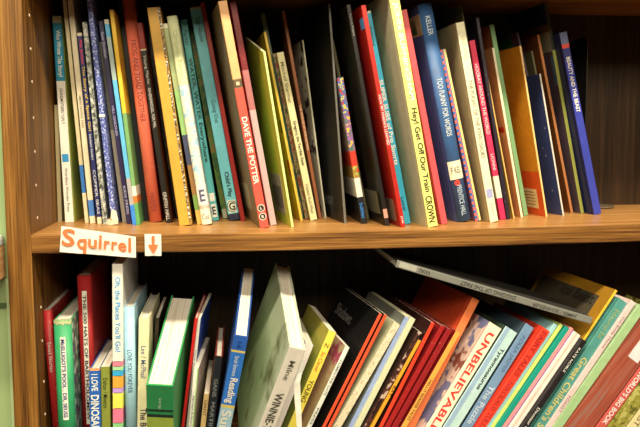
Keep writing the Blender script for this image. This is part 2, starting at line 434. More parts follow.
    {'id': 't30', 'loc': [0.4519, 0.1764, -0.0038], 'lean': -0.1945, 'yaw': 0.0063, 'pitch': 0.0, 'h': 0.3075, 't': 0.0127, 'd': 0.1666, 'up': 1, 'lab': 'cream worn book with black serif lettering, just left of a brown one', 'col': 'w:(228,210,150)', 'tx': [('Mitchell Sharmat', 0.2901, 0.2161, (110, 95, 60), 0.5), ('Gregory, the Terrible Eater', 0.1833, 0.1005, (50, 45, 35), 0.55, 1), ('Scholastic Book Wheel', 0.0671, 0.0128, (90, 80, 55), 0.45)]},
    {'id': 't31', 'loc': [0.4699, 0.2007, -0.0039], 'lean': -0.1727, 'yaw': 0.0492, 'pitch': 0.0, 'h': 0.3844, 't': 0.006, 'd': 0.1423, 'up': 1, 'lab': 'slim brown book leaning against the big black cover', 'col': 'w:(150,85,45)', 'lc': (115, 68, 36), 'tx': [('THE WORLD OF CHARACTERS', 0.2134, 0.1298, (230, 200, 150), 0.55)]},
    {'id': 't32', 'loc': [0.4839, 0.218, -0.0039], 'lean': -0.1277, 'yaw': 0.1242, 'pitch': 0.0, 'h': 0.3321, 't': 0.003, 'd': 0.125, 'up': 1, 'lab': 'thin cream cover with dark silhouettes, tucked before the big black cover', 'col': (215, 205, 165), 'lc': 'm:(240,230,190):(60,55,45):(230,218,178):12'},
    {'id': 't33', 'loc': [0.5053, 0.1176, -0.0039], 'lean': -0.0738, 'yaw': 0.1222, 'pitch': 0.0, 'h': 0.3795, 't': 0.004, 'd': 0.2254, 'up': 1, 'lab': 'large thin black cover with white worn spine edge', 'col': 'w:(112,106,92)', 'lc': (17, 18, 21), 'rc': (20, 20, 20), 'ct': [('IN THE NIGHT', 0.28, 0.72, 0.0345, (120, 120, 110))]},
    {'id': 't34', 'loc': [0.5085, 0.1415, -0.0039], 'lean': -0.0843, 'yaw': 0.0004, 'pitch': 0.0, 'h': 0.3328, 't': 0.0051, 'd': 0.18, 'up': 1, 'lab': 'thin olive grey book right behind the large black cover edge', 'col': (150, 140, 100)},
    {'id': 't35', 'loc': [0.5342, 0.1061, -0.0039], 'lean': -0.1674, 'yaw': 0.0014, 'pitch': 0.0, 'h': 0.2564, 't': 0.0107, 'd': 0.18, 'up': 1, 'lab': 'colourful comic patterned spine, black at its foot with blue lettering', 'col': [(0.1916, 'm:(70,110,160):(220,190,70):(190,60,50):55'), (0.1287, 'm:(150,100,140):(230,190,60):(60,120,80):55'), (0.1022, (215, 60, 40)), (0.081, 'm:(150,140,60):(215,70,45):(200,180,80):60'), (0.0472, (235, 225, 195)), (0.0, (24, 24, 28))], 'tx': [('bubbles', 0.0365, 0.0097, (60, 140, 215), 0.6)]},
    {'id': 't36', 'loc': [0.5529, 0.1607, -0.0039], 'lean': -0.1994, 'yaw': 0.0034, 'pitch': 0.0, 'h': 0.3302, 't': 0.006, 'd': 0.17, 'up': 1, 'lab': 'thin olive brown book left of the black label covered one', 'col': (110, 98, 65)},
    {'id': 't37', 'loc': [0.5696, 0.0684, -0.0039], 'lean': -0.1846, 'yaw': 0.0614, 'pitch': 0.0, 'h': 0.3751, 't': 0.0073, 'd': 0.19, 'up': 1, 'lab': 'black book with grey spine lettering and pale label on its cover', 'hard': 1, 'col': [(0.029, (30, 26, 24)), (0.0133, (225, 160, 130)), (0.0, (40, 34, 30))], 'lc': (18, 15, 13), 'tx': [('Big Bushy Mustache', 0.3599, 0.3236, (160, 150, 130), 0.55)], 'cl': [(0.12, 0.72, 0.0587, 0.0185, (120, 112, 85))]},
    {'id': 't39', 'loc': [0.5902, 0.0417, -0.0039], 'lean': -0.1888, 'yaw': 0.0698, 'pitch': 0.0, 'h': 0.3704, 't': 0.008, 'd': 0.2, 'up': 1, 'lab': 'red book with white spine lettering and pale label low on its cover', 'hard': 1, 'col': (180, 35, 25), 'lc': (165, 25, 20), 'tx': [('HOW MY PARENTS LEARNED', 0.2237, 0.1401, (240, 225, 205), 0.55), ('JAM', 0.019, 0.0069, (240, 225, 205), 0.5)], 'cl': [(0.1, 0.62, 0.0466, 0.0086, (150, 120, 90)), (0, 0.12, 0.3512, 0.3334, (90, 150, 200))]},
    {'id': 't40', 'loc': [0.6046, 0.085, -0.0038], 'lean': -0.1954, 'yaw': 0.002, 'pitch': 0.0, 'h': 0.3657, 't': 0.0133, 'd': 0.18, 'up': 1, 'lab': 'bright cyan book with white lettering beside the red one', 'hard': 1, 'capt': (215, 215, 180), 'col': (60, 175, 190), 'tx': [('Amazing', 0.3434, 0.3096, (20, 60, 80), 0.5), ('SUPER SUBS of Pro Sports', 0.2517, 0.1042, (245, 240, 215), 0.72, 1), ('Lanner', 0.0476, 0.0227, (20, 50, 80), 0.5)]},
    {'id': 't41', 'loc': [0.6353, 0.0337, -0.0037], 'lean': -0.1863, 'yaw': 0.0845, 'pitch': 0.0, 'h': 0.3909, 't': 0.0174, 'd': 0.21, 'up': 1, 'lab': 'yellow spined book with pale cover, first of two touching a pink spine', 'hard': 1, 'rnd': 0, 'col': [(0.0, (250, 235, 120))], 'lc': (215, 208, 150), 'rc': (240, 225, 110), 'tx': [('JOHN BURNINGHAM', 0.3736, 0.214, (255, 250, 210), 0.62, 1), ('Hey! Get Off Our Train', 0.2007, 0.0592, (45, 45, 30), 0.72, 1), ('CROWN', 0.0523, 0.0076, (45, 45, 30), 0.66, 1)]},
    {'id': 't42', 'loc': [0.6689, 0.073, -0.0036], 'lean': -0.203, 'yaw': 0.0, 'pitch': 0.0, 'h': 0.3701, 't': 0.0113, 'd': 0.19, 'up': 1, 'lab': 'coral pink book between the yellow spine and the blue one', 'hard': 1, 'col': (222, 85, 85)},
    {'id': 't43', 'loc': [0.7076, 0.0975, -0.0034], 'lean': -0.2058, 'yaw': 0.0873, 'pitch': 0.0, 'h': 0.3837, 't': 0.0251, 'd': 0.21, 'up': 1, 'lab': 'thick blue hardback with a white label and red dot on its spine', 'hard': 1, 'rnd': 1, 'col': (62, 100, 140), 'lc': (72, 104, 150), 'rc': (50, 85, 130), 'tx': [('KELLER', 0.3619, 0.3295, (215, 220, 205), 0.36), ('TOO FUNNY FOR WORDS', 0.2552, 0.1532, (225, 225, 205), 0.4), ('PRENTICE HALL', 0.0653, 0.0108, (190, 205, 210), 0.36)], 'labs': [(0.1085, 0.0761, (240, 225, 180), 'F KEL', (90, 85, 70))], 'cl': [(0.0, 0.55, 0.3687, 0.3329, (190, 180, 125)), (0.15, 0.4, 0.3619, 0.3363, (50, 120, 50))], 'dots': [(0.0698, (225, 70, 50))]},
    {'id': 't44', 'loc': [0.7411, 0.1067, -0.0032], 'lean': -0.2263, 'yaw': 0.005, 'pitch': 0.0, 'h': 0.3091, 't': 0.0108, 'd': 0.18, 'up': 1, 'lab': 'slim blue and red checked book with yellow edge beside the blue hardback', 'strip': (0.6, 1.0, (240, 222, 130)), 'col': 'c:(60,105,160):(225,110,90):(245,225,140):190'},
    {'id': 't45', 'loc': [0.761, 0.0859, -0.0031], 'lean': -0.1959, 'yaw': 0.0504, 'pitch': 0.0, 'h': 0.3507, 't': 0.0152, 'd': 0.2, 'up': 1, 'lab': 'cream hardback with faint grey lettering, wide cover showing on its left', 'hard': 1, 'col': [(0.0, (240, 228, 178))], 'lc': (190, 172, 115), 'tx': [('DAVID PETERS', 0.3272, 0.286, (200, 190, 145), 0.42), ('THE FLIGHT OF THE PTEROSAURS', 0.2514, 0.1144, (118, 112, 92), 0.48), ('Knopf', 0.0337, 0.0138, (170, 165, 150), 0.4)], 'labs': [(0.0589, 0.0427, (165, 165, 190), '', None)]},
    {'id': 't46', 'loc': [0.79, 0.13, -0.0029], 'lean': -0.2048, 'yaw': 0.1326, 'pitch': 0.0, 'h': 0.3866, 't': 0.0033, 'd': 0.2, 'up': 1, 'lab': 'tall dark olive cover standing behind the cream hardback', 'col': (70, 66, 40), 'lc': (88, 82, 48), 'rc': (88, 82, 48)},
    {'id': 't47', 'loc': [0.7925, 0.1212, -0.0029], 'lean': -0.1969, 'yaw': 0.007, 'pitch': 0.0, 'h': 0.3249, 't': 0.0106, 'd': 0.18, 'up': 1, 'lab': 'hot pink book with white lettering and cream foot band', 'col': [(0.0804, (232, 50, 85)), (0.0398, (240, 225, 185)), (0.0, (225, 45, 85))], 'tx': [('HOORAY AROUND THE WORLD', 0.2831, 0.1573, (250, 225, 215), 0.55), ('LIONNI', 0.1208, 0.0915, (250, 225, 215), 0.5)]},
    {'id': 't47b', 'loc': [0.8269, 0.1681, -0.0027], 'lean': -0.2052, 'yaw': 0.0384, 'pitch': 0.0, 'h': 0.3509, 't': 0.0025, 'd': 0.17, 'up': 1, 'lab': 'thin orange brown cover showing above the hot pink book', 'col': (190, 110, 55), 'lc': (165, 90, 45)},
    {'id': 't48', 'loc': [0.8062, 0.1259, -0.0028], 'lean': -0.1785, 'yaw': 0.0271, 'pitch': 0.0, 'h': 0.3647, 't': 0.0063, 'd': 0.19, 'up': 1, 'lab': 'tall slim black book between hot pink and tan ones', 'col': 'w:(36,30,42)', 'lc': (40, 36, 48)},
    {'id': 't48b', 'loc': [0.8212, 0.1322, -0.0027], 'lean': -0.2114, 'yaw': 0.008, 'pitch': 0.0, 'h': 0.2932, 't': 0.0024, 'd': 0.17, 'up': 1, 'lab': 'very thin golden book pressed between the slim black one and the tan one', 'col': (240, 190, 100)},
    {'id': 't49', 'loc': [0.8436, 0.1536, -0.0025], 'lean': -0.1994, 'yaw': 0.0524, 'pitch': 0.0, 'h': 0.3161, 't': 0.0046, 'd': 0.18, 'up': 1, 'lab': 'thin tan cover with cream spine edge and a small red dot', 'col': (240, 222, 175), 'lc': (210, 150, 95), 'cl': [(0.05, 0.2, 0.1705, 0.1612, (190, 40, 25))]},
    {'id': 't50', 'loc': [0.859, 0.1779, -0.0023], 'lean': -0.208, 'yaw': 0.0349, 'pitch': 0.0, 'h': 0.3619, 't': 0.0088, 'd': 0.1651, 'up': 1, 'lab': 'slim green book with a tan cover left of the orange one', 'col': 'w:(125,165,105)', 'lc': (180, 110, 60)},
    {'id': 't51', 'loc': [0.8909, 0.1505, -0.002], 'lean': -0.1905, 'yaw': 0.0873, 'pitch': 0.0, 'h': 0.3186, 't': 0.0035, 'd': 0.19, 'up': 1, 'lab': 'bright orange cover, red orange at its foot, with a cream text label', 'clt': 1, 'col': (245, 200, 120), 'lc': [(0.0853, (225, 150, 35)), (0.0, (228, 95, 35))], 'rc': (225, 150, 35), 'cl': [(0.12, 0.62, 0.0512, 0.014, (240, 215, 140))]},
    {'id': 't52', 'loc': [0.9312, 0.167, -0.0015], 'lean': -0.2094, 'yaw': 0.1222, 'pitch': 0.0, 'h': 0.2696, 't': 0.0033, 'd': 0.176, 'up': 1, 'lab': 'short navy cover sprinkled with white stars', 'col': (215, 205, 180), 'lc': 's:(52,72,120):(200,205,215)', 'rc': (38, 52, 90)},
    {'id': 't53', 'loc': [0.9497, 0.2124, -0.0014], 'lean': -0.2252, 'yaw': 0.0349, 'pitch': 0.0, 'h': 0.3187, 't': 0.004, 'd': 0.1306, 'up': 1, 'lab': 'dull olive cover just visible behind the starry navy one', 'col': (100, 95, 60), 'lc': (125, 118, 75)},
    {'id': 't54', 'loc': [0.9659, 0.2076, -0.0012], 'lean': -0.2303, 'yaw': 0.0698, 'pitch': 0.0, 'h': 0.3486, 't': 0.0052, 'd': 0.1354, 'up': 1, 'lab': 'brown cover with light worn edge behind the starry navy one', 'col': 'w:(190,120,65)', 'lc': (150, 85, 40)},
    {'id': 't56', 'loc': [0.9437, 0.215, -0.0015], 'lean': -0.2663, 'yaw': 0.0524, 'pitch': 0.0, 'h': 0.3585, 't': 0.0036, 'd': 0.12, 'up': 1, 'lab': 'dull purple cover with a green patch, far back above the orange one', 'col': (90, 75, 85), 'lc': (95, 80, 90), 'cl': [(0.25, 0.85, 0.3504, 0.3293, (30, 130, 60))]},
    {'id': 't55', 'loc': [0.9795, 0.1923, -0.0009], 'lean': -0.219, 'yaw': 0.0873, 'pitch': 0.0, 'h': 0.4053, 't': 0.0066, 'd': 0.1507, 'up': 1, 'lab': 'tall dark cover with a grey label and olive band, left of the rightmost blue book', 'col': [(0.3167, (60, 60, 45)), (0.0, (165, 165, 75))], 'lc': [(0.3655, (34, 40, 68)), (0.3524, (120, 92, 38)), (0.0, (92, 76, 80))], 'cl': [(0.0, 0.3, 0.3524, 0.3148, (150, 148, 115)), (0.0, 0.08, 0.3073, 0.2503, (80, 110, 120))]},
    {'id': 't57', 'loc': [0.991, 0.1613, -0.0009], 'lean': -0.2313, 'yaw': 0.0349, 'pitch': 0.0, 'h': 0.3467, 't': 0.0149, 'd': 0.1817, 'up': 1, 'lab': 'blue hardback with white title, last book at the right end of upper shelf', 'hard': 1, 'col': [(0.3247, (95, 100, 125)), (0.3173, (215, 70, 50)), (0.2949, (48, 52, 108)), (0.0, (56, 64, 148))], 'lc': (35, 40, 85), 'rc': (60, 70, 150), 'tx': [('BEAUTY AND THE BEAST', 0.3005, 0.1971, (245, 240, 225), 0.52, 1)]},
    {'id': 'l1', 'loc': [0.0102, 0.06, -0.4], 'lean': -0.0446, 'yaw': 0.0, 'pitch': 0.0, 'h': 0.2679, 't': 0.0133, 'd': 0.2, 'up': 0, 'lab': 'frayed small red book nearest the side panel on the lower shelf', 'hard': 1, 'rnd': 1, 'col': 'w:(165,30,30)', 'tx': [('Seuss Stories', 0.2157, 0.1652, (230, 215, 190), 0.4)]},
    {'id': 'l2', 'loc': [0.0227, 0.03, -0.4], 'lean': -0.0063, 'yaw': 0.0, 'pitch': 0.0, 'h': 0.2576, 't': 0.0275, 'd': 0.21, 'up': 0, 'lab': 'thick worn green book with a cream title strip on its spine', 'hard': 1, 'rnd': 1, 'worncap': (190, 190, 130), 'col': (55, 160, 95), 'rc': 'm:(80,140,95):(90,70,90):(190,200,170):30', 'labs': [(0.2308, 0.0936, (238, 232, 200), "McELLIGOT'S POOL . DR. SEUSS", (55, 50, 110), 0.32, 0.62)]},
    {'id': 'l3', 'loc': [0.0516, 0.08, -0.4], 'lean': -0.0024, 'yaw': 0.0, 'pitch': 0.0, 'h': 0.3206, 't': 0.0225, 'd': 0.21, 'up': 0, 'lab': 'tall dark red book with a narrow cream title strip', 'hard': 1, 'rnd': 1, 'col': (165, 35, 32), 'labs': [(0.2951, 0.0669, (238, 228, 195), 'THE 500 HATS OF BARTHOLOMEW', (50, 45, 40), 0.34, 0.3)]},
    {'id': 'l4', 'loc': [0.0736, 0.02, -0.3997], 'lean': 0.0149, 'yaw': 0.0, 'pitch': 0.0, 'h': 0.1778, 't': 0.0172, 'd': 0.2, 'up': 0, 'lab': 'short blue book with torn orange top in front of the dark red one', 'hard': 1, 'capt': (235, 150, 95), 'col': (40, 95, 165), 'tx': [('I LOVE', 0.171, 0.143, (235, 235, 225), 0.6, 1), ('DINOSAURS', 0.1364, 0.0615, (240, 240, 230), 0.75, 1)]},
    {'id': 'l5', 'loc': [0.091, 0.025, -0.3998], 'lean': 0.0143, 'yaw': 0.0, 'pitch': 0.0, 'h': 0.1806, 't': 0.0142, 'd': 0.2, 'up': 0, 'lab': 'short olive green book between the blue torn one and the white banded one', 'col': (140, 145, 55), 'tx': [('Dalton / Minette', 0.1622, 0.1124, (50, 55, 25), 0.5)]},
    {'id': 'l6', 'loc': [0.1085, 0.02, -0.3995], 'lean': 0.0255, 'yaw': 0.0, 'pitch': 0.0, 'h': 0.3485, 't': 0.0166, 'd': 0.22, 'up': 0, 'lab': 'white book with bright coloured bands at its lower spine', 'hard': 1, 'col': [(0.19, (245, 240, 220)), (0.1818, (240, 130, 140)), (0.1752, (170, 220, 150)), (0.1661, (60, 170, 205)), (0.1463, (240, 165, 60)), (0.138, (195, 150, 205)), (0.1122, (245, 235, 90)), (0.088, (240, 125, 145)), (0.0, (150, 215, 135))], 'tx': [("Oh, the Places You'll Go!", 0.3276, 0.2056, (70, 160, 200), 0.6, 1)], 'bl': [0.19, 0.1818, 0.1752, 0.1661, 0.1463, 0.138, 0.1122, 0.088]},
    {'id': 'l7', 'loc': [0.1285, 0.03, -0.3998], 'lean': 0.0111, 'yaw': 0.0, 'pitch': 0.0, 'h': 0.2766, 't': 0.0173, 'd': 0.21, 'up': 0, 'lab': 'pale blue hardback right of the banded white book', 'hard': 1, 'rnd': 1, 'col': (168, 205, 220), 'tx': [('LOVE YOU FOREVER', 0.2056, 0.1339, (60, 80, 110), 0.42)]},
    {'id': 'l8', 'loc': [0.1451, 0.03, -0.3992], 'lean': 0.0402, 'yaw': 0.0, 'pitch': 0.0, 'h': 0.2574, 't': 0.0167, 'd': 0.21, 'up': 0, 'lab': 'cream book right of the pale blue hardback', 'hard': 1, 'col': (240, 225, 165), 'tx': [('Lee / McPhail', 0.2112, 0.1579, (90, 100, 130), 0.5), ('The Big Book', 0.1076, 0.0365, (70, 60, 45), 0.8, 1)]},
    {'id': 'l8b', 'loc': [0.1612, 0.09, -0.3996], 'lean': 0.062, 'yaw': 0.0, 'pitch': 0.0, 'h': 0.2436, 't': 0.0062, 'd': 0.18, 'up': 0, 'lab': 'dark brown book set back between the cream one and the thick green one', 'col': (60, 50, 35)},
    {'id': 'l9', 'loc': [0.167, 0.0, -0.3968], 'lean': 0.0782, 'yaw': -0.1047, 'pitch': 0.3665, 'h': 0.1872, 't': 0.0407, 'd': 0.25, 'up': 0, 'lab': 'thick green hardback tipped forward, white page tops on show', 'hard': 1, 'col': [(0.1412, (45, 140, 75)), (0.1363, (25, 60, 40)), (0.1313, (45, 140, 75)), (0.1254, (25, 50, 40)), (0.0, (165, 185, 70))], 'lc': (60, 160, 85), 'rc': (60, 160, 85), 'tx': [('Green Eggs', 0.1636, 0.1422, (200, 220, 170), 0.12)]},
    {'id': 'l10', 'loc': [0.2094, 0.035, -0.3984], 'lean': 0.139, 'yaw': -0.0476, 'pitch': 0.0, 'h': 0.2552, 't': 0.0048, 'd': 0.2, 'up': 0, 'lab': 'thin bright red book right of the thick green hardback', 'hard': 1, 'col': (195, 30, 25)},
    {'id': 'l11', 'loc': [0.2185, 0.05, -0.3985], 'lean': 0.1209, 'yaw': -0.0721, 'pitch': 0.0, 'h': 0.2515, 't': 0.0053, 'd': 0.21, 'up': 0, 'lab': 'white spined book with a blue cover on its right side', 'col': (235, 235, 215), 'lc': (240, 240, 225), 'rc': (35, 75, 150), 'tx': [('Fairy Poems for All', 0.197, 0.1198, (70, 100, 140), 0.45)]},
    {'id': 'l12', 'loc': [0.224, 0.02, -0.3984], 'lean': 0.105, 'yaw': -0.0703, 'pitch': 0.0, 'h': 0.1745, 't': 0.0078, 'd': 0.2, 'up': 0, 'lab': 'white book with a green right edge and small dark lettering', 'strip': (0.78, 1.0, (150, 200, 80)), 'col': (245, 243, 220), 'rc': (232, 226, 200), 'tx': [('Harcourt Robinson', 0.1277, 0.0752, (90, 90, 80), 0.45)]},
    {'id': 'l13', 'loc': [0.2415, 0.025, -0.3984], 'lean': 0.1276, 'yaw': -0.0187, 'pitch': 0.0, 'h': 0.1286, 't': 0.0085, 'd': 0.2, 'up': 0, 'lab': 'short tan book wedged left of the black one', 'col': (205, 170, 105), 'tx': [('GIANT', 0.1185, 0.0913, (90, 60, 40), 0.6)]},
    {'id': 'l15', 'loc': [0.2509, 0.02, -0.398], 'lean': 0.1345, 'yaw': -0.0131, 'pitch': 0.0, 'h': 0.1931, 't': 0.0128, 'd': 0.21, 'up': 0, 'lab': 'black book with faded lettering left of the blue reader', 'hard': 1, 'col': (30, 34, 34), 'lc': (150, 60, 45), 'tx': [('GANS', 0.1551, 0.1247, (120, 120, 110), 0.5, 1), ('MARTIN', 0.1163, 0.0687, (120, 120, 110), 0.5, 1)]},
    {'id': 'l16', 'loc': [0.2636, 0.01, -0.3958], 'lean': 0.195, 'yaw': -0.0873, 'pitch': 0.2967, 'h': 0.2609, 't': 0.0217, 'd': 0.24, 'up': 0, 'lab': 'blue reader with yellow lines, tipped forward, left of the large grey green one', 'hard': 1, 'col': [(0.2359, (45, 100, 175)), (0.2323, (235, 205, 90)), (0.1338, (50, 120, 195)), (0.128, (225, 205, 100)), (0.0, (170, 205, 205))], 'lc': (40, 80, 140), 'rc': 'm:(150,200,40):(60,120,40):(80,50,90):40', 'tx': [('1-6', 0.2513, 0.2404, (25, 50, 110), 0.3), ('Sarah Simmons', 0.2259, 0.1889, (230, 235, 230), 0.3), ('Reading', 0.1852, 0.1376, (245, 240, 200), 0.7, 1), ('Sun', 0.1241, 0.0808, (240, 245, 240), 0.7, 1)]},
    {'id': 'l17', 'loc': [0.3161, -0.01, -0.3926], 'lean': 0.2916, 'yaw': 0.0175, 'pitch': 0.3491, 'h': 0.2519, 't': 0.0259, 'd': 0.26, 'up': 0, 'lab': 'large pale grey green hardback tipped forward, its broad picture cover on view', 'hard': 1, 'col': (250, 248, 216), 'lc': 'cover17', 'rc': (150, 200, 215), 'tx': [('Milne', 0.2287, 0.1922, (95, 95, 70), 0.34), ('WINNIE-T', 0.1668, 0.0921, (80, 80, 60), 0.5, 1)]},
    {'id': 'l18b', 'loc': [0.3448, 0.03, -0.394], 'lean': 0.3863, 'yaw': 0.008, 'pitch': 0.0, 'h': 0.2167, 't': 0.0144, 'd': 0.2, 'up': 0, 'lab': 'thin pale paper book with a hanging white page, left of the yellow book', 'col': 'w:(238,222,195)', 'lc': (235, 215, 200), 'rc': (150, 200, 215), 'torn': [[0.4186, 0.012, -0.22], [0.4072, -0.03, -0.2269], [0.4002, -0.045, -0.2382], [0.4006, -0.048, -0.263], [0.4028, -0.047, -0.2878], [0.4044, -0.045, -0.3131]]},
    {'id': 'l19', 'loc': [0.3703, 0.03, -0.3939], 'lean': 0.4142, 'yaw': 0.0586, 'pitch': 0.0, 'h': 0.2402, 't': 0.0138, 'd': 0.21, 'up': 0, 'lab': 'yellow book with red lettering leaning right', 'col': (245, 220, 80), 'lc': (200, 180, 70), 'rc': (225, 150, 160), 'tx': [('Z', 0.2191, 0.21, (120, 70, 40), 0.5), ('So Clever', 0.2027, 0.166, (215, 95, 50), 0.5), ('YOUNG', 0.1513, 0.1109, (110, 90, 30), 0.62, 1)]},
    {'id': 'l20', 'loc': [0.396, 0.02, -0.3965], 'lean': 0.463, 'yaw': 0.0873, 'pitch': 0.0, 'h': 0.2192, 't': 0.0079, 'd': 0.21, 'up': 0, 'lab': 'white spined book with a pink and beige picture cover', 'col': (240, 238, 220), 'lc': 'm:(205,180,120):(190,90,100):(195,170,105):8', 'tx': [('CLEMENTINE DAYS', 0.1948, 0.1298, (90, 90, 80), 0.5), ('PRESS', 0.1057, 0.076, (90, 90, 80), 0.5)]},
    {'id': 'l21', 'loc': [0.4206, 0.02, -0.3973], 'lean': 0.487, 'yaw': 0.1047, 'pitch': 0.0, 'h': 0.283, 't': 0.0057, 'd': 0.24, 'up': 0, 'lab': 'black covered book with silver script and thin orange red spine', 'col': (232, 85, 45), 'lc': (26, 24, 22), 'rc': (26, 24, 22), 'ct': [('Shadows', 0.45, 0.9, 0.2429, (150, 145, 130))]},
    {'id': 'l21b', 'loc': [0.4305, 0.02, -0.3969], 'lean': 0.4872, 'yaw': 0.1047, 'pitch': 0.0, 'h': 0.2802, 't': 0.0058, 'd': 0.24, 'up': 0, 'lab': 'second orange red spine, directly right of the black script cover', 'col': (232, 85, 45), 'lc': (30, 26, 24), 'rc': (30, 26, 24)},
    {'id': 'l22', 'loc': [0.4393, 0.02, -0.3911], 'lean': 0.5484, 'yaw': 0.0958, 'pitch': 0.0, 'h': 0.2671, 't': 0.0123, 'd': 0.21, 'up': 0, 'lab': 'worn cream book with scribbled illegible spine right of two orange red spines', 'col': 'm:(232,215,170):(205,185,140):(222,200,150):60', 'lc': (215, 205, 150)},
    {'id': 'l23', 'loc': [0.4669, 0.02, -0.395], 'lean': 0.4956, 'yaw': 0.0977, 'pitch': 0.0, 'h': 0.2743, 't': 0.0076, 'd': 0.22, 'up': 0, 'lab': 'slim blue grey book in the leaning fan', 'col': (150, 165, 190), 'lc': (120, 120, 100)},
    {'id': 'l24', 'loc': [0.4763, 0.015, -0.3935], 'lean': 0.4958, 'yaw': 0.0991, 'pitch': 0.0, 'h': 0.2717, 't': 0.0096, 'd': 0.23, 'up': 0, 'lab': 'pale green cream book right of the slim blue grey one', 'col': 'w:(215,212,160)', 'lc': (225, 218, 165)},
    {'id': 'l25', 'loc': [0.4864, 0.01, -0.3944], 'lean': 0.5427, 'yaw': 0.0903, 'pitch': 0.0, 'h': 0.2535, 't': 0.0077, 'd': 0.21, 'up': 0, 'lab': 'dark brown picture spine with light scuffs', 'col': 'm:(85,45,35):(200,170,140):(40,25,22):30', 'lc': (60, 40, 30)},
    {'id': 'l26', 'loc': [0.4992, 0.01, -0.3964], 'lean': 0.5215, 'yaw': 0.0808, 'pitch': 0.0, 'h': 0.2359, 't': 0.0054, 'd': 0.2, 'up': 0, 'lab': 'narrow golden orange spine beside the dark brown picture spine', 'col': (242, 165, 45), 'tx': [('BAT', 0.1488, 0.1297, (60, 40, 25), 0.8)]},
    {'id': 'l27', 'loc': [0.5169, 0.01, -0.3958], 'lean': 0.4844, 'yaw': 0.0922, 'pitch': 0.0, 'h': 0.2634, 't': 0.0066, 'd': 0.22, 'up': 0, 'lab': 'bright orange red spine beside the golden orange one', 'col': 'w:(228,65,35)', 'lc': (60, 30, 25)},
    {'id': 'l28', 'loc': [0.5247, 0.01, -0.3952], 'lean': 0.5272, 'yaw': 0.0948, 'pitch': 0.0, 'h': 0.262, 't': 0.0084, 'd': 0.22, 'up': 0, 'lab': 'dark red book with scuffed white edge, first of two dark reds', 'col': 'w:(165,30,28)', 'lc': (150, 30, 30)},
    {'id': 'l28b', 'loc': [0.5362, 0.01, -0.3951], 'lean': 0.5417, 'yaw': 0.1047, 'pitch': 0.0, 'h': 0.2575, 't': 0.0096, 'd': 0.22, 'up': 0, 'lab': 'dark red book with scuffed white edge, directly left of a golden spine', 'col': 'w:(150,28,30)', 'lc': (150, 28, 30)},
    {'id': 'l29', 'loc': [0.5524, 0.01, -0.395], 'lean': 0.5482, 'yaw': 0.1087, 'pitch': 0.0, 'h': 0.2518, 't': 0.0091, 'd': 0.22, 'up': 0, 'lab': 'golden spine with dark lettering leaning right of the dark red pair', 'col': [(0.0, (240, 170, 70))], 'lc': (150, 30, 28), 'tx': [('HELLO READER TALES', 0.1585, 0.0809, (90, 60, 40), 0.5)]},
    {'id': 'l30', 'loc': [0.5781, 0.035, -0.3919], 'lean': 0.4957, 'yaw': 0.1166, 'pitch': 0.0, 'h': 0.2994, 't': 0.0148, 'd': 0.22, 'up': 0, 'lab': 'tall orange book with broad red cover rising above the fan', 'hard': 1, 'col': 'w:(240,125,65)', 'lc': (205, 70, 35)},
    {'id': 'l32', 'loc': [0.5995, 0.01, -0.3852], 'lean': 0.5718, 'yaw': 0.0698, 'pitch': 0.0, 'h': 0.2614, 't': 0.0251, 'd': 0.21, 'up': 0, 'lab': 'cream book with large red capital lettering', 'hard': 1, 'col': (250, 238, 190), 'lc': 'm:(228,195,165):(150,85,65):(120,120,145):9', 'tx': [('UNBELIEVABLE', 0.2465, 0.0495, (235, 70, 55), 0.52, 1)]},
    {'id': 'l33', 'loc': [0.6295, 0.01, -0.3863], 'lean': 0.5797, 'yaw': 0.0698, 'pitch': 0.0, 'h': 0.2544, 't': 0.0251, 'd': 0.21, 'up': 0, 'lab': 'pale aqua book with black lettering right of the cream red lettered one', 'hard': 1, 'strip': (0, 0.38, (160, 185, 195)), 'col': (195, 222, 215), 'lc': (60, 75, 55), 'tx': [('Tyrannosaurus', 0.2196, 0.1373, (35, 40, 40), 0.36, 1, 0.3)]},
    {'id': 'l34', 'loc': [0.6639, 0.015, -0.3896], 'lean': 0.5774, 'yaw': 0.0698, 'pitch': 0.0, 'h': 0.2612, 't': 0.0178, 'd': 0.22, 'up': 0, 'lab': 'slate blue book with dim pale lettering left of the vivid red one', 'hard': 1, 'col': (120, 150, 170), 'lc': (70, 85, 90), 'tx': [('ADLER JASPER', 0.2422, 0.1675, (90, 115, 140), 0.5), ('The Puzzle', 0.1393, 0.0629, (190, 205, 205), 0.6, 1)]},
    {'id': 'l35', 'loc': [0.6844, 0.01, -0.3898], 'lean': 0.6108, 'yaw': 0.0524, 'pitch': 0.0, 'h': 0.2601, 't': 0.0165, 'd': 0.21, 'up': 0, 'lab': 'vivid red book with dim dark lettering beside the slate blue one', 'hard': 1, 'col': (240, 65, 40), 'tx': [('FAIRY TALES', 0.2549, 0.1642, (175, 40, 35), 0.58, 1), ('NIKOLAUS TULO', 0.1519, 0.0574, (185, 50, 45), 0.55, 1)]},
    {'id': 'l36', 'loc': [0.7013, 0.015, -0.3951], 'lean': 0.6061, 'yaw': 0.0524, 'pitch': 0.0, 'h': 0.2716, 't': 0.008, 'd': 0.2, 'up': 0, 'lab': 'slim light blue book touching the vivid red one', 'col': (170, 215, 225)},
    {'id': 'l37', 'loc': [0.7098, 0.015, -0.3957], 'lean': 0.6159, 'yaw': 0.0524, 'pitch': 0.0, 'h': 0.2726, 't': 0.0065, 'd': 0.2, 'up': 0, 'lab': 'slim yellow green book between light blue and emerald spines', 'col': (215, 225, 110)},
    {'id': 'l38', 'loc': [0.7184, 0.012, -0.3938], 'lean': 0.6285, 'yaw': 0.0524, 'pitch': 0.0, 'h': 0.2679, 't': 0.0092, 'd': 0.2, 'up': 0, 'lab': 'slim emerald green book right of the yellow green one', 'col': (30, 155, 125)},
